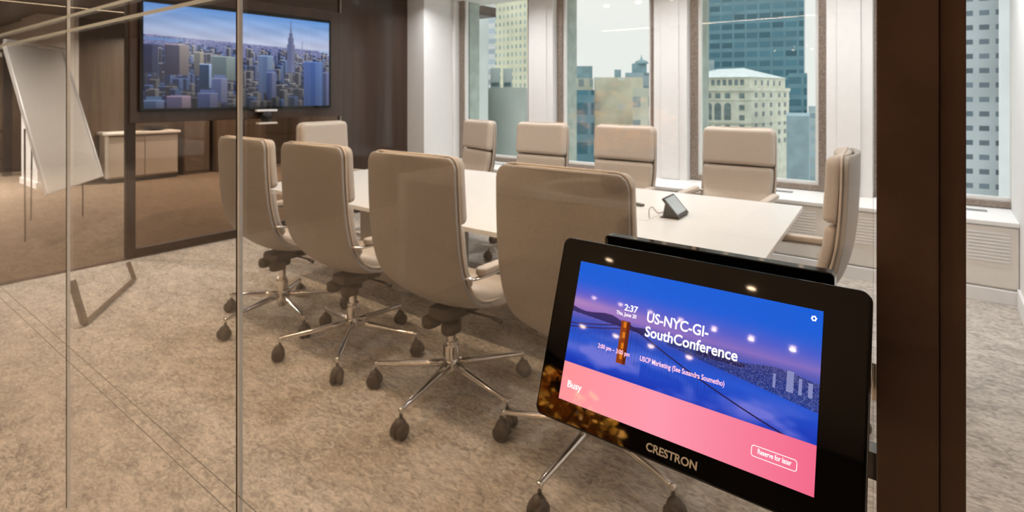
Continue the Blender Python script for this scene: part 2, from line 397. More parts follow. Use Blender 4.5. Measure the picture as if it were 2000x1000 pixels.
# ------------------------------------------------------------------ television
tv = thing('television', 'large wall television showing a hazy blue city skyline in daylight', 'television', (LX+.036, 2.885, 1.8))
obj('backing_panel', bx(.001, .02, -1.04, 1.14, -.60, .62), M_panel, tv, bevel=.003)
obj('bezel', bx(.02, .055, -.975, .975, -.50, .51), M_blackg, tv, bevel=.004)
def tv_picture(nx, ny):
    r = np.random.RandomState(3); v = np.linspace(0, 1, ny)[:, None]; u = np.linspace(0, 1, nx)[None, :]
    def L(a, b, t): return np.array(a)*(1-t)[..., None]+np.array(b)*t[..., None]
    t = np.clip(v/.31, 0, 1)+0*u; img = L((.40, .60, .86), (.80, .80, .88), t**.8)
    cl = (np.sin(u*9+v*30)+np.sin(u*21-v*55+1))*.02*(t > .2); img += cl[..., None]
    hz = .30+.05*u  # skyline haze boundary
    m = (v > hz); city = L((.55, .55, .70), (.25, .27, .42), np.clip((v-.3)/.5, 0, 1)+0*u)
    city += (r.rand(ny//3+1, nx//2+1).repeat(3, 0)[:ny].repeat(2, 1)[:, :nx]-.5)[..., None]*np.array([.24, .2, .18])
    img = np.where(m[..., None], city, img)
    river = (v > .33) & (v < .345+.02*np.sin(u*3)) & (u < .17); img[river] = (.45, .6, .8)
    river = (v > .34) & (v < .40) & (u > .93) & (v < .34+(u-.9)*.7); img[river] = (.68, .74, .86)
    def tower(u0, u1, v0, v1, lit, sh, crown=0, rows=1):
        x0, x1, y0, y1 = int(u0*nx), int(u1*nx), int(v0*ny), min(ny, int(v1*ny))
        if x1-x0 < 3 or y1-y0 < 3: return
        w = x1-x0; sp = x0+int(w*.62)
        for i in range(crown):
            k = int(w*.14*(crown-i)); yy = y0-int((i+1)*.012*ny)*1
            if k*2 < w: img[yy:y0, x0+k:x1-k] = np.array(sh)*1.05
        img[y0:y1, x0:sp] = sh; img[y0:y1, sp:x1] = lit
        img[y0:y1:3, x0:sp] *= .82; img[y0:y1:3, sp:x1] *= .9
        img[y0:y1, x0:x1:3] *= .88
        img[y0:y0+2, x0:x1] = np.minimum(1, np.array(lit)*1.15)
        g = np.linspace(1, .72, y1-y0)[:, None, None]; img[y0:y1, x0:x1] *= g
    for layer in range(7):
        vt = .36+layer*.085; n = 120-layer*13
        for _ in range(n):
            u0 = r.rand()*1.02-.01; w = .008+.006*layer+r.rand()*.018; top = vt+r.rand()*.09
            b = r.rand(); lit = np.array([.82, .76, .72])*(.72+.28*b) if r.rand() < .55 else np.array([.42, .50, .68])*(.8+.4*b)
            hz_ = 1-layer/7; lit = lit*(1-.35*hz_)+np.array([.6, .62, .75])*.35*hz_; sh = lit*.5+np.array([0, .01, .07])
            if 0 < u0 < .98: tower(u0, min(.999, u0+w), top, top+.16+.05*layer, lit*(.95-.06*layer), sh*(.95-.05*layer), r.randint(0, 3))
    tower(0, .065, .39, .66, (.33, .34, .46), (.24, .25, .38)); tower(.09, .20, .38, .68, (.62, .55, .54), (.32, .30, .40))
    tower(.225, .27, .44, .68, (.72, .66, .58), (.5, .48, .48)); tower(.25, .325, .56, .8, (.70, .76, .90), (.16, .28, .42))
    tower(.31, .43, .47, .72, (.62, .66, .64), (.48, .54, .56)); tower(.31, .39, .70, .95, (.52, .52, .62), (.38, .42, .58), 3)
    tower(.555, .64, .44, .85, (.55, .62, .72), (.42, .50, .66), 1); tower(.60, .66, .62, .9, (.50, .50, .62), (.33, .38, .55), 2)
    tower(.24, .34, .85, 1, (.45, .44, .55), (.30, .34, .5), 3); tower(.10, .21, .88, 1, (.62, .52, .56), (.42, .38, .5), 1); tower(0, .09, .92, 1, (.45, .48, .6), (.3, .38, .5), 3)
    tower(.83, .955, .48, 1, (.42, .52, .74), (.30, .42, .68)); tower(.955, .999, .6, 1, (.5, .5, .66), (.33, .36, .5))
    # slender spired tower
    for (a, b, c, d) in ((.725, .772, .30, .62), (.731, .766, .22, .31), (.738, .760, .17, .23), (.744, .754, .12, .18), (.7475, .7508, .03, .13)):
        img[int(c*ny):int(d*ny), int(a*nx):int(b*nx)] = np.array((.36, .38, .52)); img[int(c*ny):int(d*ny), int((a*.4+b*.6)*nx):int(b*nx)] = np.array((.44, .44, .56))
    img[int(.25*ny):int(.42*ny), int(.818*nx):int(.822*nx)] = (.5, .53, .66)
    img = img*np.array([.96, 1.0, 1.04])
    k = img.copy(); k[1:-1, 1:-1] = (img[1:-1, 1:-1]*2+img[:-2, 1:-1]+img[2:, 1:-1]+img[1:-1, :-2]+img[1:-1, 2:])/6
    return k
scr = picture_grid('screen', 1.89, .948, 460, 232, tv_picture(460, 232), screen_mat('tv_screen', .95), tv)
scr.matrix_local = Matrix(((0, 0, 1, .0565), (1, 0, 0, 0), (0, 1, 0, 0), (0, 0, 0, 1)))
# conference camera on the bracket below the television
cm_ = thing('conference_camera', 'small black video conference camera hanging below the television', 'camera', (LX+.115, 3.06, 1.30))
obj('mount_bar', bx(-.018, .03, -.11, .11, -.025, -.003), M_alu, cm_, bevel=.004)
obj('camera_body', lathe(bmesh.new(), [(.001, -.13), (.045, -.125), (.06, -.08), (.06, -.045), (.03, -.02), (.012, -.01)], 20), M_black, cm_, smooth=True)
obj('lens', lathe(bmesh.new(), [(.028, 0), (.03, .012), (.001, .016)], 16, mtx=Matrix.Translation((.045, -.02, -.075))@Matrix.Rotation(PI/2, 4, 'Y')), M_blackg, cm_, smooth=True)
obj('base_plate', bx(-.02, .05, -.10, .10, -.155, -.135), M_cream, cm_, bevel=.005)

# ------------------------------------------------------------------ space beyond the left wall
bxw = struct(obj('wall_beyond', bx(-11.25, -11.12, 2.9, 6.6, 0, CZ-.05), M_brown))
struct(obj('wall_column', bx(-11.95, -11.0, 2.38, 2.9, 0, CZ-.05), M_white, bevel=.004))
struct(obj('baseboard_column', bx(-11.97, -10.98, 2.36, 2.92, 0, .10), M_white, bevel=.004))
struct(obj('trim_3', bx(-13.9, -11.98, 2.45, 2.6, 2.15, CZ-.05), M_white))
cab = thing('low_cabinet', 'low cream cabinet with a rounded top against the brown wall beyond the glass', 'cabinet', (-10.9, 3.7, 0))
M_cab = mat('cabinet_front', (.50, .43, .36), .5)
obj('carcass', bx(-.20, .22, -.5, .55, .07, .78), M_cab, cab, bevel=.02)
obj('plinth', bx(-.18, .18, -.48, .53, 0, .07), M_dark, cab)
obj('worktop', bx(-.21, .27, -.53, .58, .78, .83), M_cream, cab, bevel=.015)
for k in range(2): obj('door', bx(.22, .238, -.49+k*.52, .02+k*.51, .10, .76), M_cab, cab, bevel=.004)
bowl = obj('bowl', lathe(bmesh.new(), [(.05, 0), (.14, .02), (.19, .07), (.20, .09), (.18, .085), (.12, .04), (.001, .03)], 24), M_mech, smooth=True)
bowl.location = (-10.85, 3.95, .832); tag(bowl, 'shallow dark bowl on top of the low cream cabinet', 'bowl')
for k, (y, d) in enumerate(((4.62, .30), (5.15, .40), (5.72, .30))):
    lk = thing('tall_cabinet', ['tall brown cabinet standing next to the low cream cabinet', 'tall brown cabinet in the middle, set slightly forward of its neighbours', 'tall brown cabinet nearest the glossy dark panel'][k], 'cabinet', (-11.12+d, y, 0), 0, None)
    obj('carcass', bx(-d+.001, 0, -.225, .225, 0, 2.5), wood('cab_wood', (.10, .07, .05), (.15, .105, .075), .35, (9, 9, .6)) if k == 0 else MATS['cab_wood'], lk, bevel=.004)
    obj('door', bx(.0, .02, -.215, .215, .06, 2.48), MATS['cab_wood'], lk, bevel=.004)
# black metal shelving frame at the very left
rk = thing('metal_rack', 'black metal open rack at the left edge beyond the white column', 'rack', at_z(14, 344, 0))
bm = bmesh.new(); box(bm, -.06, .06, -.06, .06, 0, 2.32); obj('upright', bm, M_black, rk, bevel=.003)
bm = bmesh.new(); box(bm, -.06, .06, -2.4, -2.28, 0, 2.32); obj('upright', bm, M_black, rk, bevel=.003)
for z in (.30, .78, 2.20): obj('shelf', bx(-.05, .05, -2.28, -.06, z, z+.05), M_black, rk, bevel=.003)

bl = thing('linear_light', 'thin warm light line in the dark wood ceiling beyond the left glass wall', 'lamp', (-9.75, 2.2, CZ-.05))
obj('profile', bx(-.03, .03, -1.2, 1.2, -.012, 0), M_dark, bl); obj('diffuser', bx(-.012, .012, -1.18, 1.18, -.014, -.012), emit('slot_lens', (1, .75, .5), 2.5), bl)
# tilted white board on easel, beyond the left glass
def board():
    P = [Vector((-6.74, 1.53, .5)), Vector((-7.70, 2.25, .5)), Vector((-8.65, 2.12, 1.99)), Vector((-7.73, 1.40, 1.99))]
    c = Vector((-7.3, 2.2, 0)); t = thing('whiteboard_easel', 'white flip chart board leaning back on a light easel by the white column', 'whiteboard', c)
    n = (P[1]-P[0]).cross(P[3]-P[0]).normalized()
    if n.z < 0: n = -n
    bm = bmesh.new(); a = [bm.verts.new(p-c) for p in P]; b = [bm.verts.new(p-c-n*.025) for p in P]
    bm.faces.new(a); bm.faces.new(b[::-1])
    for i in range(4): bm.faces.new((a[i], b[i], b[(i+1) % 4], a[(i+1) % 4]))
    obj('board', bm, M_paper, t, bevel=.004)
    for i, j in ((0, 3), (1, 2)): obj('side_rail', tube(bmesh.new(), [P[i]-c+n*.006, P[j]-c+n*.006], .012), M_alu, t)
    obj('top_clamp', tube(bmesh.new(), [P[2]-c+n*.01+Vector((0, 0, .02)), P[3]-c+n*.01+Vector((0, 0, .02))], .018), M_alu, t)
    for p, q in ((P[0].lerp(P[3], .42), .30), (P[1].lerp(P[2], .42), .30)):
        b0 = p-c-n*.03; obj('leg', tube(bmesh.new(), [b0, Vector((b0.x+.02, b0.y, 0))], .008), M_brown, t)
    b0 = (P[2]+P[3])/2-c-n*.03; obj('leg', tube(bmesh.new(), [b0, Vector((b0.x-.1, b0.y, 0))], .008), M_brown, t)
board()
# solid legs added in place of a hall table's reflection in the front glass
A = at_z(165, 632, .02); B = at_z(262, 545, .02)
A2 = at_depth(140, 548, (A-Vector((0, 0, EYE))).dot(Vector((-st, ct, 0)))); B2 = at_depth(250, 512, (B-Vector((0, 0, EYE))).dot(Vector((-st, ct, 0))))
tf = thing('mirrored_table_legs', 'angular bronze legs added in place of a hall table mirrored in the front glass', 'stand', (A.x, A.y, 0))
o_ = Vector((A.x, A.y, 0))
def bar(p, q, w=.022): return tube(bmesh.new(), [p-o_, q-o_], w, 4)
M_leg = mat('leg_bronze', (.13, .085, .05), .4, .3)
obj('leg', bar(A2, A), M_leg, tf); obj('leg', bar(B2, B, .02), M_leg, tf); obj('foot_bar', bar(A, B, .02), M_leg, tf)

# ------------------------------------------------------------------ chairs
def make_chair():
    t = thing('conference_chair', '', 'chair')
    prof = [(-.315, 1.185, .278), (-.312, 1.02, .28), (-.302, .86, .282), (-.285, .74, .282), (-.25, .625, .280), (-.185, .53, .274), (-.09, .468, .265), (.03, .442, .252), (.15, .438, .24), (.25, .452, .235)]
    sh = round_ends(prof, .055, .04)
    obj('back_shell', cushion(sh, 0, .026, .012, .035), M_leather, t, smooth=True, bevel=0)
    # welt running round the shell's edge
    bm = bmesh.new(); pts_l = []
    for i, (y, z, w) in enumerate(sh):
        a, b = sh[max(i-1, 0)], sh[min(i+1, len(sh)-1)]; ty, tz = b[0]-a[0], b[1]-a[1]; l = math.hypot(ty, tz)
        pts_l.append((w-.002, y-tz/l*(.035+.028), z+ty/l*(.035+.028)))
    ring = pts_l[::-1]+[(-x, y, z) for x, y, z in pts_l]
    tube(bm, ring, .0055, 6); obj('welt', bm, M_pipe, t, smooth=True)
    hp = round_ends([(-.315, 1.183, .274), (-.312, 1.08, .276), (-.306, .98, .277), (-.299, .885, .277)], .05, .03)
    obj('headrest', cushion(hp, .034, .062, .035, .035, .004), M_pad, t, smooth=True)
    bp = round_ends([(-.297, .875, .268), (-.285, .76, .268), (-.252, .64, .26), (-.20, .555, .25)], .03, .02)
    obj('back_pad', cushion(bp, .034, .05, .035, .035, .006), M_pad, t, smooth=True)
    sp = round_ends([(-.125, .515, .235), (-.07, .50, .25), (.05, .462, .255), (.18, .462, .255), (.26, .452, .25)], .04, .05)
    obj('seat_cushion', cushion(sp, .0, .075, .045, 0, .008), M_pad, t, smooth=True)
    for s in (-1, 1):
        bm = bmesh.new(); slab(bm, rrect(s*.300-.027, s*.300+.027, -.15, .23, .024), .668, .701)
        ar = obj('armrest', bm, M_pad, t, smooth=False, bevel=.009)
        bm = bmesh.new()
        tube(bm, catmull([(s*.262, -.205, .668), (s*.285, -.19, .664), (s*.300, -.15, .660), (s*.300, 0, .659), (s*.300, .17, .659)], 4), .014, 10, .55)
        obj('arm_bracket', bm, M_chrome, ar, smooth=True)
    bm = bmesh.new()
    slab(bm, rrect(-.075, .075, -.10, .16, .03), .385, .437); slab(bm, rrect(-.10, -.03, -.12, -.02, .03), .335, .39); slab(bm, rrect(.03, .10, -.12, -.02, .03), .335, .39)
    slab(bm, rrect(-.045, .045, -.05, .05, .04), .34, .40)
    obj('tilt_mechanism', bm, M_mech, t, bevel=.015)
    bm = bmesh.new(); tube(bm, [(.07, .03, .41), (.20, .05, .405), (.27, .05, .40)], [.006, .006, .012], 8)
    obj('lever', bm, M_mech, t, smooth=True)
    obj('gas_lift', lathe(bmesh.new(), [(.020, .10), (.022, .25), (.030, .25), (.031, .262), (.022, .262), (.022, .35)], 20), M_chrome, t, smooth=False)
    sb = obj('star_base', lathe(bmesh.new(), [(.022, .075), (.034, .10), (.040, .13), (.040, .165), (.033, .175), (.033, .24), (.028, .25), (.020, .251)], 24), M_chrome, t)
    bs = sb.modifiers.new('b', 'BEVEL'); bs.width = .003; bs.limit_method = 'ANGLE'
    lm = bmesh.new(); tube(lm, [(.025, 0, .150), (.12, 0, .142), (.26, 0, .128), (.375, 0, .118), (.392, 0, .116)], [.021, .018, .014, .0115, .008], 12, .95)
    lathe(lm, [(.008, .075), (.009, .105), (.013, .112), (.012, .124), (.006, .128)], 12, (.385, 0, 0))
    l0 = obj('leg', lm, M_chrome, sb, smooth=True)
    cm = bmesh.new()
    for s in (-1, 1):
        lathe(cm, [(.010, -.012), (.030, -.012), (.0345, -.006), (.0345, .006), (.030, .012), (.010, .012)], 20, mtx=Matrix.Translation((.395, s*.017, .0345))@Matrix.Rotation(PI/2, 4, 'X'))
    # rounded hood over the two wheels
    hood = [(.028+.010*0, 0)]
    lathe(cm, [(.001, .0), (.020, .012), (.030, .035), (.030, .052), (.022, .070), (.010, .078)], 16, (.393, 0, .006))
    c0 = obj('caster', cm, M_caster, sb, smooth=True)
    for k in range(1, 5):
        for o in (l0, c0):
            d = o.copy(); C.objects.link(d); d.parent = sb; d.rotation_euler = (0, 0, k*2*PI/5)
    return t, sb
CH, SB = make_chair()
def copy_tree(o, parent=None):
    c = o.copy(); C.objects.link(c); c.parent = parent
    for ch in list(o.children): copy_tree(ch, c)
    return c
def rad(d): return math.radians(d)
chairs = [  # x, y, facing, star angle (world), label
 (-3.40, 1.98, 0, 60, 'beige leather conference chair on the near side, farthest left of the row seen from behind'),
 (-2.665, 1.985, 0, 24, 'beige leather conference chair seen from behind, second from the left on the near side'),
 (-1.875, 1.97, 0, 64, 'large beige chair seen from behind, its whole star base showing, left of the door tablet'),
 (-1.085, 1.96, 0, 54, 'large beige chair seen from behind, partly hidden by the black tablet'),
 (-3.86, 4.16, 161, 10, 'beige chair on the far side next to the white pillar, turned towards the television'),
 (-2.98, 4.12, 180, 30, 'beige chair on the far side, before the pier between the first two windows'),
 (-2.15, 4.16, 180, 50, 'beige chair on the far side, at the second window with the open sky'),
 (-1.28, 4.42, 180, 15, 'beige chair on the far side before the window with the ornate cream building'),
 (-.60, 3.0, 94, 40, 'beige chair at the right end of the table, seen from the side'),
 (-4.52, 3.22, -84, 20, 'beige chair at the television end of the table, facing the windows')]
for i, (x, y, a, sa, lab) in enumerate(chairs):
    t = CH if i == 0 else copy_tree(CH)
    t.location = (x, y, 0); t.rotation_euler = (0, 0, rad(a)); t['label'] = lab; t['category'] = 'chair'; t['group'] = 'beige conference chairs round the table'
    for c in t.children:
        if c.name.startswith('star_base'): c.rotation_euler = (0, 0, rad(sa-a))

# ------------------------------------------------------------------ table and what is on it
tb = thing('conference_table', 'long white topped conference table in the middle of the room', 'table', (-2.4, 3.1, 0))
bm = bmesh.new(); slab(bm, [(x+2.4, y-3.1) for x, y in ((-4.26, 2.24), (-.575, 2.24), (-.69, 3.96), (-4.38, 3.96))], .71, .738)
obj('tabletop', bm, M_table, tb, bevel=.003)
for x in (-.95, 0.75):
    obj('pedestal', bx(x-.28, x+.28, -.33, .33, 0, .69), M_tbase, tb, bevel=.006); obj('support_plate', bx(x-.5, x+.5, -.5, .5, .69, .71), M_mech, tb)
bm = bmesh.new()
hx, hy = 1.05, 0.0
p_ = at_z(1262, 431, .738)-Vector((-2.4, 3.1, 0)); hx, hy = p_.x, p_.y
for x0, x1, y0, y1 in ((hx-.42, hx, hy, hy+.004), (hx-.42, hx, hy+.30, hy+.304), (hx, hx+.004, hy, hy+.304), (hx-.424, hx-.42, hy, hy+.304)): box(bm, x0, x1, y0, y1, .7375, .7384)
obj('cable_hatch', bm, mat('hatch_seam', (.45, .38, .32), .6), tb)
# touch controller
tcx = at_z(1318, 422, .7385)
td = thing('touch_controller', 'small tilted black touch controller standing on the white table', 'controller', tcx, 0)
hd = rad(93)
Rz = Matrix.Rotation(hd, 4, 'Z')
def T4(m): return m
tilt = Matrix.Translation((0, .045, .001))@Matrix.Identity(4)
# local: x right, y away, screen faces -y and up
face = Rz@Matrix.Translation((0, -.055, .012))@Matrix.Rotation(rad(48), 4, 'X')
bm = bmesh.new(); slab(bm, rrect(-.095, .095, 0, .14, .006), -.012, 0, face); obj('housing', bm, M_black, td, bevel=.001)
bm = bmesh.new(); slab(bm, rrect(-.080, .080, .020, .130, .002), .0, .0008, face); obj('screen', bm, mat('grey_display', (.20, .22, .23), .15, emis=(.30, .35, .36), estr=.75), td)
bm = bmesh.new(); box(bm, -.085, .085, -.05, .06, 0, .004, Rz); obj('base_plate', bm, M_black, td)
bm = bmesh.new()
prism(bm, [(-.048, .004), (.05, .004), (.035, .085), (-.035, .022)], -.07, .07, Rz@Matrix.Rotation(PI/2, 4, 'Z'))
obj('stand', bm, M_black, td, bevel=.004)
cp = [at_z(1268, 426, .739)-tcx, at_z(1268, 426, .739)-tcx+Vector((.0, 0, .05)), at_z(1275, 426, .739)-tcx+Vector((0, 0, .062)), at_z(1285, 426, .739)-tcx+Vector((.0, 0, .03)), Vector((-.055, .02, .02))]
obj('cable', tube(bmesh.new(), catmull(cp, 6), .0028, 8), mat('grey_cable', (.30, .25, .21), .5), td, smooth=True)
mk = bmesh.new(); slab(mk, rrect(-.07, .07, -.02, .02, .008), 0, .014); pk = obj('remote_control', mk, M_black, bevel=.003); pk.location = at_z(1240, 400, .738)+Vector((-.0, 0, .0005)); pk.rotation_euler = (0, 0, -.35)
tag(pk, 'slim black remote control lying flat on the white table', 'remote')

# ------------------------------------------------------------------ door tablet
TP = Vector((-.1915, .502, 1.206)); tu = Vector((0, .331, .944)).normalized(); tn = Vector((0, -tu.z, tu.y))
TM = Matrix(((1, tu.x, tn.x, 0), (0, tu.y, tn.y, 0), (0, tu.z, tn.z, 0), (0, 0, 0, 1)))
tab = thing('booking_tablet', 'black room booking tablet with a bright blue and pink display', 'tablet', TP)
tab.rotation_euler = TM.to_euler()
bm = slab(bmesh.new(), rrect(-.1415, .149, -.0895, .0905, .0085, 8), -.014, -.0008); obj('housing', bm, M_blackg, tab, bevel=.0022)
def tab_local(px, py):
    d = ray(px, py); P0 = TP-Vector((0, 0, EYE)); k = P0.dot(tn)/d.dot(tn); q = d*k-P0; return q.x, q.dot(tu)
SW, SH = .2312, .1362
def tab_picture(nx, ny):
    r = np.random.RandomState(5)
    u = np.linspace(0, 1, nx)[None, :]+np.zeros((ny, 1)); v = np.linspace(0, 1, ny)[:, None]+np.zeros((1, nx))
    def noise(sx, sy, seed):
        q = np.random.RandomState(seed).rand(sy+2, sx+2); X = u*sx; Y = v*sy; xi = X.astype(int); yi = Y.astype(int); fx = X-xi; fy = Y-yi
        fx = fx*fx*(3-2*fx); fy = fy*fy*(3-2*fy)
        return (q[yi, xi]*(1-fx)+q[yi, xi+1]*fx)*(1-fy)+(q[yi+1, xi]*(1-fx)+q[yi+1, xi+1]*fx)*fy
    def stops(t, S_):
        p = [s[0] for s in S_]; return np.stack([np.interp(t, p, [s[1][c] for s in S_]) for c in range(3)], -1)
    hzl = .335+.10*(u-.1)*0
    img = stops(v, [(0, (.0, .36, .84)), (.14, (.06, .36, .84)), (.26, (.28, .36, .78)), (.34, (.50, .42, .74)), (.38, (.36, .36, .70)), (.46, (.13, .28, .72)), (.55, (.14, .33, .80)), (.74, (.10, .22, .70))])
    img[..., 0] += (.12*(1-u)*(np.exp(-((v-.25)/.12)**2)))
    # fog bank
    f = noise(5, 9, 1)*.5+noise(11, 18, 2)*.3+noise(25, 36, 3)*.2
    fog = np.clip((f-.42)*3.2, 0, 1)*np.clip((v-.50+.12*(.5-u))/.10, 0, 1); fog = np.clip(fog+.65*np.exp(-((v-.62-.05*u)/.045)**2)*(u < .35), 0, 1)*.75
    img = img*(1-fog[..., None])+np.array((.52, .50, .86))*fog[..., None]
    # sunset haze at left
    hz = np.exp(-((v-.30)/.04)**2)*np.clip(1-u*1.6, 0, 1)*.5; img = img*(1-hz[..., None])+np.array((.86, .62, .72))*hz[..., None]
    # dark headland on the left
    hill = (v > .335+.012*np.sin(u*28)-.012*np.exp(-((u-.20)/.05)**2)+.10*u) & (v < .375+.10*u) & (u < .36); img[hill] = img[hill]*.25+np.array((.12, .10, .28))*.75
    # city shore with lights, rising toward the right
    yy = .375+.14*np.clip((u-.28)/.72, 0, 1)*0; top = .37+.015*np.sin(u*20); bot = .40+.19*np.clip((u-.25)/.75, 0, 1)
    city = (u > .45) & (v > top+.03) & (v < bot-.02); sp = r.rand(ny, nx)
    dens = np.clip((u-.45)*1.2, 0, 1)
    img[city] = img[city]*.45+np.array((.15, .16, .34))*.55
    lit = city & (sp > .95-.20*dens); img[lit] = img[lit]*.45+np.array((.66, .66, .84))*.55
    img[city & (sp < .10)] = (.07, .06, .14)
    hil = (v > .415-.035*np.exp(-((u-.66)/.05)**2)) & (v < .44) & (abs(u-.66) < .09); img[hil] = img[hil]*.3+np.array((.12, .10, .26))*.7; 
    lit2 = hil & (sp > .96); img[lit2] = (.6, .55, .75)
    for a, b, t in ((.895, .918, .38), (.935, .945, .41), (.965, .980, .42), (.85, .86, .42)):
        m = (u > a) & (u < b) & (v > t) & (v < .5); img[m] = np.where(((v*ny).astype(int)[m] % 3 == 0)[:, None], (.35, .38, .6), (.58, .6, .80))
    # suspension bridge: tower, cables, hangers
    tw = (abs(u-.262) < .021) & (v > .35) & (v < .64); img[tw] = (.56, .24, .08)
    img[tw & (u > .270)] = (.38, .15, .08); img[tw & (abs(u-.259) < .006) & (((v*14) % 1) < .55)] = (.85, .48, .12)
    cab_ = .375+.115*np.clip((u-.24)/.30, 0, 9)**.9+.0; m = (u > .28) & (u < .95); yc = .37+(u-.28)*.58+.03*np.sin((u-.28)*4.5)
    img[m & (abs(v-yc) < .0045)] = (.16, .10, .26)
    yl = .38+(.25-u)*.42*(1-.9*(.25-u)); m = u < .245
    img[m & (abs(v-yl) < .004)] = (.22, .14, .34); img[m & (abs(v-yl-.025) < .004)] = (.22, .14, .34)
    hang = (((u*75) % 1) < .16) & (v > np.where(u > .27, yc, yl)) & (v < .60+.1*u) & (u < .66); img[hang] *= .86
    # the pink status band
    band = v > .738; c = stops(u, [(0, (1.0, .58, .60)), (.45, (1.0, .60, .68)), (1, (.95, .42, .54))]); img = np.where(band[..., None], c, img)
    return img
picture_grid('display', SW, SH, 560, 330, tab_picture(560, 330), screen_mat('tablet_screen', 1.0), tab, 0.0)
MW = emit('text_white', (.93, .96, 1), 1.0); MP = emit('text_pink', (1.0, .50, .68), 1.0)
def txt(name, s, pxl, pxr, size, m, bold=.0, z=.0003):
    """text whose ink runs from photo point pxl to pxr on the tablet's face"""
    x0, y0 = tab_local(*pxl); x1, y1 = tab_local(*pxr)
    o = text_obj(name, s, size, m, tab, (0, 0, 0), bold)
    xs_ = [v.co.x for v in o.data.vertices]; w = max(xs_)-min(xs_); k = (x1-x0)/w
    o.scale = (k, 1, 1); o.location = (x0-min(xs_)*k, (y0+y1)/2, z); return o
txt('clock_text', '2:37', (1220, 601), (1246, 606), .0085, MW, .018)
txt('date_text', 'Thu, June 20', (1204, 610), (1243, 619), .0050, MW, .01)
txt('room_name', 'US-NYC-GI-', (1264, 621), (1384, 649), .0130, MW, .016)
txt('room_name', 'SouthConference', (1260, 650), (1441, 694), .0130, MW, .016)
txt('time_text', '2:00 pm – 3:00 pm', (1168, 676), (1230, 692), .0058, MP, .012)
txt('meeting_text', 'USCP Marketing (See Susandra Soumetho)', (1250, 701), (1415, 749), .0062, MP, .012)
txt('status_text', 'Busy', (1109, 750), (1136, 758), .0088, MW, .012)
txt('button_text', 'Reserve for later', (1480, 883), (1546, 904), .0054, MW, .012)
M_logo = mat('logo_silver', (.78, .72, .64), .4)
lg = txt('logo_text', 'CRESTRON', (1261, 875), (1361, 909), .0092, M_logo, .026, -.0005)
def ring_outline(name, x0, x1, y0, y1, r, w, m, z):
    bm = bmesh.new(); o_pts = rrect(x0, x1, y0, y1, r); i_pts = rrect(x0+w, x1-w, y0+w, y1-w, max(r-w, .0005))
    a = [bm.verts.new((*p, z)) for p in o_pts]; b = [bm.verts.new((*p, z)) for p in i_pts]; n = len(a)
    for i in range(n): bm.faces.new((a[i], a[(i+1) % n], b[(i+1) % n], b[i]))
    return obj(name, bm, m, tab)
bx0, by0 = tab_local(1468, 867); bx1, _ = tab_local(1558, 893); _, by1 = tab_local(1468, 890)
ring_outline('button_outline', bx0, bx1, by1, by0, .0022, .0005, MW, .0003)
gx, gy = tab_local(1590, 622); bm = bmesh.new(); ga, gb = [], []
for k in range(24):
    a = 2*PI*k/24; R_ = .0024 if (k % 4) < 2 else .0019
    ga.append(bm.verts.new((gx+R_*math.cos(a), gy+R_*math.sin(a), .0003))); gb.append(bm.verts.new((gx+.0010*math.cos(a), gy+.0010*math.sin(a), .0003)))
for k in range(24): bm.faces.new((ga[k], ga[(k+1) % 24], gb[(k+1) % 24], gb[k]))
obj('gear_icon', bm, MW, tab)
# back body and mounting plate
bm = slab(bmesh.new(), rrect(-.085, .09, -.06, .06, .006), -.045, -.014); obj('rear_body', bm, M_black, tab, bevel=.002)
mp_ = thing('mounting_plate', 'flat black mounting plate on the glass right behind the booking tablet', 'bracket', (-.1935, .5912, 1.2))
bm = prism(bmesh.new(), rrect(-.1175, .1175, -.11, .086, .005), -.006, .0085); obj('plate', bm, M_blackg, mp_, bevel=.001)
obj('arm', bx(-.05, .05, -.045, -.005, -.05, -.01), M_black, mp_)

# ------------------------------------------------------------------ hall behind the camera (seen in reflections)
ct_ = thing('counter_table', 'white waterfall counter in the hall mirrored as a pale upright strip in the glass', 'table', (-1.9, -1.75, 0))
obj('top', bx(-1.1, 1.2, -.35, .35, .86, .90), M_white, ct_, bevel=.004)
obj('side_panel', bx(-1.1, -1.02, -.35, .35, 0, .86), M_white, ct_, bevel=.004); obj('side_panel', bx(1.12, 1.2, -.35, .35, 0, .86), M_white, ct_, bevel=.004)
vs = thing('vase_of_leaves', 'tall dark vase of orange autumn leaves mirrored in the corner of the booking tablet', 'plant', (-1.44, -1.62, .9))
obj('vase', lathe(bmesh.new(), [(.05, 0), (.075, .04), (.08, .12), (.05, .20), (.04, .24), (.045, .25)], 24), M_blackg, vs, smooth=True)
bm = bmesh.new(); rr = random.Random(4)
for k in range(520):
    a = rr.random()*2*PI; ra = .27*rr.random()**.6; zz = .24+.36*rr.random()*(1-ra/.5); c = Vector((ra*math.cos(a)*1.25, ra*math.sin(a)*.8, zz+.02))
    M_ = Matrix.Translation(c)@Matrix.Rotation(rr.random()*6, 4, 'Z')@Matrix.Rotation(rr.random()*3, 4, 'X'); s_ = .022+.02*rr.random()
    vv = [bm.verts.new(M_@Vector(p)) for p in ((-s_, 0, 0), (-.3*s_, .6*s_, .1*s_), (s_*.7, .4*s_, 0), (s_*1.1, 0, -.1*s_), (s_*.6, -.5*s_, 0), (-.4*s_, -.5*s_, .1*s_))]; bm.faces.new(vv)
fo = obj('foliage', bm, mat('orange_leaf', (.75, .33, .03), .6, noise=.45, nscale=12), vs)
bm = bmesh.new()
for k in range(9):
    a = 2*PI*k/9; tube(bm, [(0, 0, .1), (.02*math.cos(a), .02*math.sin(a), .25), (.2*math.cos(a), .15*math.sin(a), .45)], .003, 5)
obj('stem', bm, M_mech, vs)

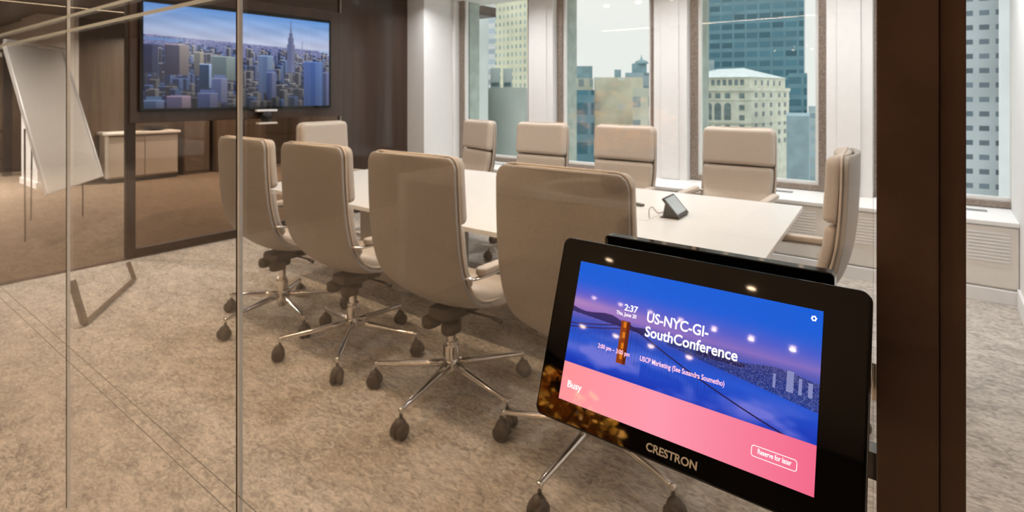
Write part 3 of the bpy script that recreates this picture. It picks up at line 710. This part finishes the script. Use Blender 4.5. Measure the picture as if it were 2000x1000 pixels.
# ------------------------------------------------------------------ lamps
def make_lamp(power, col, size=.09, glow=3, dome=0):
    t = thing('downlight', '', 'lamp'); 
    obj('trim_ring', lathe(bmesh.new(), [(size/2+.001, .008), (size/2+.001, 0), (size/2+.016, 0), (size/2+.018, .008)], 20), M_white, t)
    obj('lens', lathe(bmesh.new(), [(.001, .004-dome), (size*.25, .004-dome*.9), (size*.42, .004-dome*.5), (size/2, .004), (size/2, .008)], 20), emit('lamp_lens_%s' % power, col, glow), t)
    l = bpy.data.lights.new('downlight', 'AREA'); l.shape = 'DISK'; l.size = size; l.energy = power; l.color = col; l.spread = rad(150)
    lo = bpy.data.objects.new('lamp_light', l); C.objects.link(lo); lo.parent = t; lo.location = (0, 0, -.002-dome)
    return t
def lamps(pts, z, power, col, label, group, size=.09, glow=3, dome=0):
    t0 = None
    for x, y in pts:
        t = make_lamp(power, col, size, glow, dome) if t0 is None else copy_tree(t0)
        if t0 is None: t0 = t
        t.location = (x, y, z-.009); t['label'] = label; t['group'] = group; t['category'] = 'lamp'
hall = [(-3.03, -4.62), (-2.71, -4.62), (-2.37, -4.62), (-2.05, -4.62), (-1.72, -4.62), (-1.38, -4.62), (-1.03, -4.62)]
lamps(hall, CZ, 9, WARM, 'small warm downlight in the near row mirrored in the booking tablet', 'near row of hall downlights', .05, 26, .025)
lamps([(-3.81, -6.02), (-3.32, -6.02), (-2.84, -6.02), (-2.36, -6.02)], CZ, 14, WARM, 'small warm downlight in the far row mirrored in the booking tablet', 'far row of hall downlights', .08, 40, .03)
lamps([(-2.35, -3.4), (-1.14, -3.4)], CZ, 1.2, WARM, 'faint hall downlight mirrored in the top edge of the booking tablet', 'dim hall downlights', .06)
lamps([(-4.4, -3.2), (-4.4, -.9), (-6.4, -.9), (-8.4, -1.2), (.9, -5.4), (2.4, -1.2)], CZ, P_HALL, WARM, 'warm hall downlight behind the viewpoint', 'hall downlights')
lamps([(-1.9, -.6)], CZ, P_HALL, WARM, 'warm hall downlight over the counter', 'hall downlights')
sl = thing('leaf_fill_spot', 'narrow warm lamp added to brighten the mirrored orange leaves', 'lamp', (-1.44, -1.3, CZ-.009))  # added lamp, brightens the leaves so their mirror image shows in the tablet
obj('trim_ring', lathe(bmesh.new(), [(.05, .008), (.05, 0), (.06, 0), (.062, .008)], 20), M_white, sl)
obj('lens', lathe(bmesh.new(), [(.05, .004), (.05, .008)], 20), emit('spot_lens', WARM, 8), sl)
l = bpy.data.lights.new('spot', 'SPOT'); l.energy = 1300; l.color = (1, .82, .6); l.spot_size = rad(34); l.spot_blend = .4; l.shadow_soft_size = .03
lo = bpy.data.objects.new('spot_glow', l); C.objects.link(lo); lo.parent = sl; lo.location = (0, 0, -.02); lo.rotation_euler = (-.2, 0, 0)
room = [(x, y) for x in (-4.9, -3.7, -2.5, -1.3, -.2) for y in (2.3, 3.5)]
lamps(room, CZ, P_ROOM, NEUT, 'round ceiling downlight over the conference table', 'meeting room downlights')
lamps([(x, 4.85) for x in (-4.9, -3.9, -2.9, -1.9, -.9, .1)], CZ, 12.5, (.97, .98, 1), 'round ceiling downlight added to brighten the window piers', 'added downlights along the windows')  # added row, placed to brighten the piers where daylight falls short
lamps([(-6.7, 1.3)], CZ-.05, 20, (1, .93, .86), 'lamp added above the tilted white board to brighten it', 'added board lamp')  # extra lamp, put in only to whiten the leaning board
lamps([(-11.5, .1)], CZ-.05, 260, (1, .95, .90), 'lamp added to light the front of the white column', 'added column lamp')  # extra lamp, put in only to brighten the column's front face
lamps([(-8.6, .3), (-10.2, 3.9), (-7.6, 4.2), (-9.4, 5.3), (-13, 1.5)], CZ-.05, P_BEY, (1, .86, .72), 'warm downlight in the dark wood ceiling beyond the left glass wall', 'downlights beyond the left wall')
ln = thing('linear_light', 'long warm ceiling light line running along the glass front', 'lamp', (-2.8, 1.45, CZ))
obj('profile', bx(-2.62, 1.82, -.03, .03, -.012, 0), M_white, ln); obj('diffuser', bx(-2.60, 1.80, -.02, .02, -.014, -.012), emit('line_lens', (1, .80, .58), 12), ln)
l = bpy.data.lights.new('linear', 'AREA'); l.shape = 'RECTANGLE'; l.size = 4.4; l.size_y = .04; l.energy = P_LINE; l.color = (1, .72, .46)
lo = bpy.data.objects.new('linear_glow', l); C.objects.link(lo); lo.parent = ln; lo.location = (-.4, 0, -.016)

# ------------------------------------------------------------------ the city outside
def building(name, label, corners, ytop, m, zb=-70, extra=None):
    """footprint given as (photo x, distance) corners in order; the roof height is read at photo row ytop of the first corner"""
    P = [at_depth(px, ytop, Z) for px, Z in corners]; zt = P[0].z
    c = Vector((P[0].x, P[0].y, zb)); t = thing(name, label, 'building', c)
    Q = [Vector((p.x, p.y, 0))-Vector((c.x, c.y, 0)) for p in P]; h_ = zt-zb
    bm = bmesh.new(); uvl = bm.loops.layers.uv.new('uv')
    a = [bm.verts.new((q.x, q.y, 0)) for q in Q]; b = [bm.verts.new((q.x, q.y, h_)) for q in Q]; n = len(Q); L = 0
    bm.faces.new(b)
    for i in range(n):
        j = (i+1) % n; f = bm.faces.new((a[i], a[j], b[j], b[i])); w = (Q[j]-Q[i]).length
        for lp, uvv in zip(f.loops, ((L, 0), (L+w, 0), (L+w, h_), (L, h_))): lp[uvl].uv = uvv
        L += w
    me = bpy.data.meshes.new('block'); bm.to_mesh(me); bm.free(); me.materials.append(m); o = bpy.data.objects.new('block', me); C.objects.link(o); o.parent = t
    return t, c, Q, h_
F_yel = facade('yellow_tower', (.66, .66, .50), (.34, .40, .40), 1.7, 2.3, .42, .5)  # facade colours from here on are lightened to hold the city's haze
F_strip = facade('striped_tower', (.66, .68, .70), (.38, .44, .50), 40, 3.4, 1, .5)
F_grey = mat('grey_block', (.42, .46, .43), .9, noise=.1, nscale=.15)
F_pale = mat('pale_block', (.55, .60, .59), .9, noise=.1, nscale=.2)
F_teal = facade('teal_tower', (.15, .28, .34), (.075, .18, .235), 5.2, 4.2, .85, .6, .35)
F_tealr = mat('teal_roof', (.26, .38, .41), .8, noise=.2, nscale=.4)
F_beige = facade('beige_block', (.64, .60, .46), (.52, .52, .46), 6.0, 7.5, .3, .25, blot=.2)
F_beige2 = facade('tan_block', (.56, .57, .48), (.30, .36, .37), 3.0, 4.6, .5, .45)
F_low = facade('blue_grey_block', (.38, .47, .51), (.27, .37, .42), 5, 4.5, .7, .4)
F_gw = facade('grey_window_block', (.44, .48, .50), (.14, .18, .21), 1.4, 1.57, .62, .36)
F_gw2 = mat('light_stone', (.64, .67, .67), .9, noise=.08, nscale=.3)
F_cream = mat('cream_stone', (.66, .67, .57), .85, noise=.12, nscale=.5)
F_roof = mat('pale_roof', (.62, .68, .68), .8, noise=.1, nscale=.5)
F_wdark = mat('dark_window', (.17, .23, .24), .3, noise=.3, nscale=.6)
building('striped_tower', 'grey tower with horizontal bands in the first window', [(925, 190), (969, 185), (975, 215), (925, 220)], -500, F_strip)
building('yellow_tower', 'pale yellow tower with a dense grid of windows in the first window', [(967, 170), (1036, 160), (1060, 190), (980, 200)], -500, F_yel)
building('grey_block', 'plain grey block below the yellow tower in the first window', [(932, 95), (1024, 88), (1040, 110), (940, 118)], 172, F_grey)
building('pale_slab', 'pale narrow slab building at the left of the first window', [(918, 88), (953, 87), (954, 95), (918, 96)], -300, F_pale)
for k, (a, b) in enumerate(((958, 977), (983, 1000))):
    t, c, Q, h_ = building('rooftop_unit', ['grey cooling unit on the plain grey block roof, left one of the pair', 'grey cooling unit on the plain grey block roof, right one of the pair'][k], [(a, 94.5), (b, 93.5), (b, 97), (a, 98)], 133+k, F_pale, zb=at_depth(a, 171.5, 94.5).z)
    obj('vent_band', box(bmesh.new(), .2, (Q[1]-Q[0]).length-.2, -.05, .0, .25, .9, Matrix.Rotation(math.atan2(Q[1].y-Q[0].y, Q[1].x-Q[0].x), 4, 'Z')), F_wdark, t)
building('teal_low_rise', 'dark teal low building at the left of the sky window', [(1108, 120), (1160, 118), (1162, 140), (1110, 140)], 176, F_teal)
building('stone_office', 'grey stone office behind the dark teal low building', [(1108, 151), (1158.5, 151), (1158.5, 172), (1110, 172)], 153, F_beige2)
building('penthouse', 'dark teal rooftop storey above the grey stone office', [(1124, 160), (1157, 160), (1157, 170), (1124, 170)], 129, F_tealr, zb=at_depth(1108, 152.8, 151).z)
building('beige_block', 'broad beige building with a flat roof under the open sky', [(1160, 140), (1256, 140), (1256, 148), (1160, 148)], 151, F_beige)
building('chimney_block', 'small square block on the beige building roof', [(1200, 142), (1213, 142), (1213, 147), (1200, 147)], 136, F_tealr, zb=at_depth(1160, 150.8, 140).z)
building('teal_rooftop', 'pale teal stepped rooftop at the right of the sky window', [(1221, 150), (1276, 150), (1276, 168), (1221, 168)], 142, F_low)
t, c, Q, h_ = building('rooftop_tank', 'grey rooftop tank house with a thin mast against the sky', [(1234, 154), (1263, 154), (1263, 160), (1234, 160)], 124, F_tealr, zb=at_depth(1234, 143, 154).z)
obj('cap', lathe(bmesh.new(), [(2.0, h_), (1.6, h_+.7), (.5, h_+1.1), (.15, h_+1.8), (.1, h_+2.4)], 12, ((Q[1].x+Q[0].x)/2, (Q[1].y+Q[0].y)/2+1.5, 0)), F_tealr, t)
building('tan_office', 'tan office with rows of windows at the right edge of the sky window', [(1236, 110), (1290, 108), (1300, 130), (1240, 132)], 172, F_beige2)
building('teal_glass_tower', 'huge dark teal glass tower filling the third window', [(1340, 260), (1570, 240), (1572, 290), (1340, 300)], -900, F_teal)
building('tower_podium', 'lower dark block beside the teal glass tower', [(1540, 212), (1576, 210), (1577, 225), (1540, 227)], 143, F_teal)
building('pale_setback', 'small pale building between the window frame and the glass tower', [(1355, 212), (1395, 210), (1395, 224), (1355, 226)], 118, F_low)
building('slate_block', 'slate blue block at the lower right of the third window', [(1536, 130), (1580, 128), (1582, 150), (1536, 152)], 226, mat('slate', (.28, .39, .44), .8, noise=.15, nscale=.3))
building('distant_block', 'distant blue grey office under the strip of sky', [(1579, 200), (1612, 198), (1614, 208), (1579, 210)], 208, F_low)
building('grey_slotted_tower', 'grey tower with rows of dark square windows beyond the open door', [(1850, 62), (1951, 60), (1946, 80), (1850, 80)], -400, F_gw)
building('white_slotted_tower', 'lighter stone tower edge beside the grey slotted tower', [(1952, 58), (2030, 57), (2030, 75), (1952, 75)], -400, F_gw2)
# ornate cream building
t, c, Q, h_ = building('ornate_building', 'ornate cream building with hip roof and arched windows in the third window', [(1330, 160), (1467, 150), (1541, 166), (1400, 190)], 176, F_cream)
def on_face(i, s, zz, w, hh, arch=False, proud=.12, m=F_wdark, name='window_opening'):
    a, b = Q[i], Q[i+1]; d = (b-a).normalized(); nrm = Vector((d.y, -d.x, 0)); o0 = a+d*s+nrm*proud
    pts = [(-w/2, 0), (w/2, 0), (w/2, hh)]
    if arch: pts = [(-w/2, 0), (w/2, 0)]+[(w/2*math.cos(PI*k/8), hh+w/2*math.sin(PI*k/8)) for k in range(9)]
    else: pts.append((-w/2, hh))
    bm = bmesh.new(); fr = [bm.verts.new(o0+d*x+Vector((0, 0, zz+z))) for x, z in pts]; bk = [bm.verts.new(o0-nrm*(proud+.05)+d*x+Vector((0, 0, zz+z))) for x, z in pts]
    bm.faces.new(fr); bm.faces.new(bk[::-1])
    for k in range(len(pts)): bm.faces.new((fr[k], bk[k], bk[(k+1) % len(pts)], fr[(k+1) % len(pts)]))
    return obj(name, bm, m, t)
L0 = (Q[1]-Q[0]).length; L1 = (Q[2]-Q[1]).length
def s_of(px):  # position along the left face for a photo column
    d = ray(px, 185); a = Q[0]+Vector((c.x, c.y, 0)); e = (Q[1]-Q[0]).normalized()
    M2 = np.array([[d.x, -e.x], [d.y, -e.y]]); r_ = np.linalg.solve(M2, np.array([a.x, a.y])); return float(r_[1]), float(r_[0])
def zof(py, Z): return EYE-(py-HOR)/FPX*Z-c.z
for px in (1384, 1402, 1421, 1449):
    s, Z = s_of(px)
    for y0, y1 in ((192, 182), (252, 244), (270, 262), (288, 280)): on_face(0, s, zof(y0, Z), 1.35, zof(y1, Z)-zof(y0, Z))
    if px == 1449:
        for y0, y1 in ((215, 205), (235, 225)): on_face(0, s, zof(y0, Z), 1.35, zof(y1, Z)-zof(y0, Z))
    else: on_face(0, s, zof(234, Z), 1.75, zof(207, Z)-zof(234, Z), True)
for f_ in (.12, .30, .5, .72, .88):
    for y0 in (190, 209, 226, 246, 264, 282): on_face(1, L1*f_, zof(y0, 156), 1.2, 1.25)
# cornices, attic storey, hip roofs
def poly_ring(Qs, grow):
    cc = sum(Qs, Vector((0, 0, 0)))/len(Qs); return [cc+(q-cc)*grow for q in Qs]
for z_, hh, g in ((h_-.3, .9, 1.025), (zof(196, 152), .5, 1.012), (zof(241, 152), .8, 1.015)):
    obj('cornice', slab(bmesh.new(), [(q.x, q.y) for q in poly_ring(Q, g)], z_, z_+hh), F_cream, t)
at_ = poly_ring(Q, .93); za = h_+.6; zh = za+2.9
obj('attic', slab(bmesh.new(), [(q.x, q.y) for q in at_], za-.1, zh), F_cream, t)
Qb = Q; Q = at_
for k in range(7): on_face(0, (Q[1]-Q[0]).length*(.36+.088*k), za+.7, .95, 1.5, proud=.1)
for k in range(5): on_face(1, (Q[2]-Q[1]).length*(.15+.17*k), za+.7, .9, 1.4, proud=.1)
bm = bmesh.new(); e = [bm.verts.new((q.x, q.y, zh)) for q in poly_ring(at_, 1.04)]
m0 = (at_[0]*.6+at_[1]*.4+at_[3]*0); r1 = (at_[0]+at_[3])/2*.35+(at_[1]+at_[2])/2*.65; r0 = (at_[0]+at_[3])/2*.75+(at_[1]+at_[2])/2*.25
v0 = bm.verts.new((r0.x, r0.y, zh+3.0)); v1 = bm.verts.new((r1.x, r1.y, zh+3.0))
bm.faces.new((e[0], e[1], v1, v0)); bm.faces.new((e[1], e[2], v1)); bm.faces.new((e[2], e[3], v0, v1)); bm.faces.new((e[3], e[0], v0)); bm.faces.new(e[::-1])
obj('hip_roof', bm, F_roof, t)
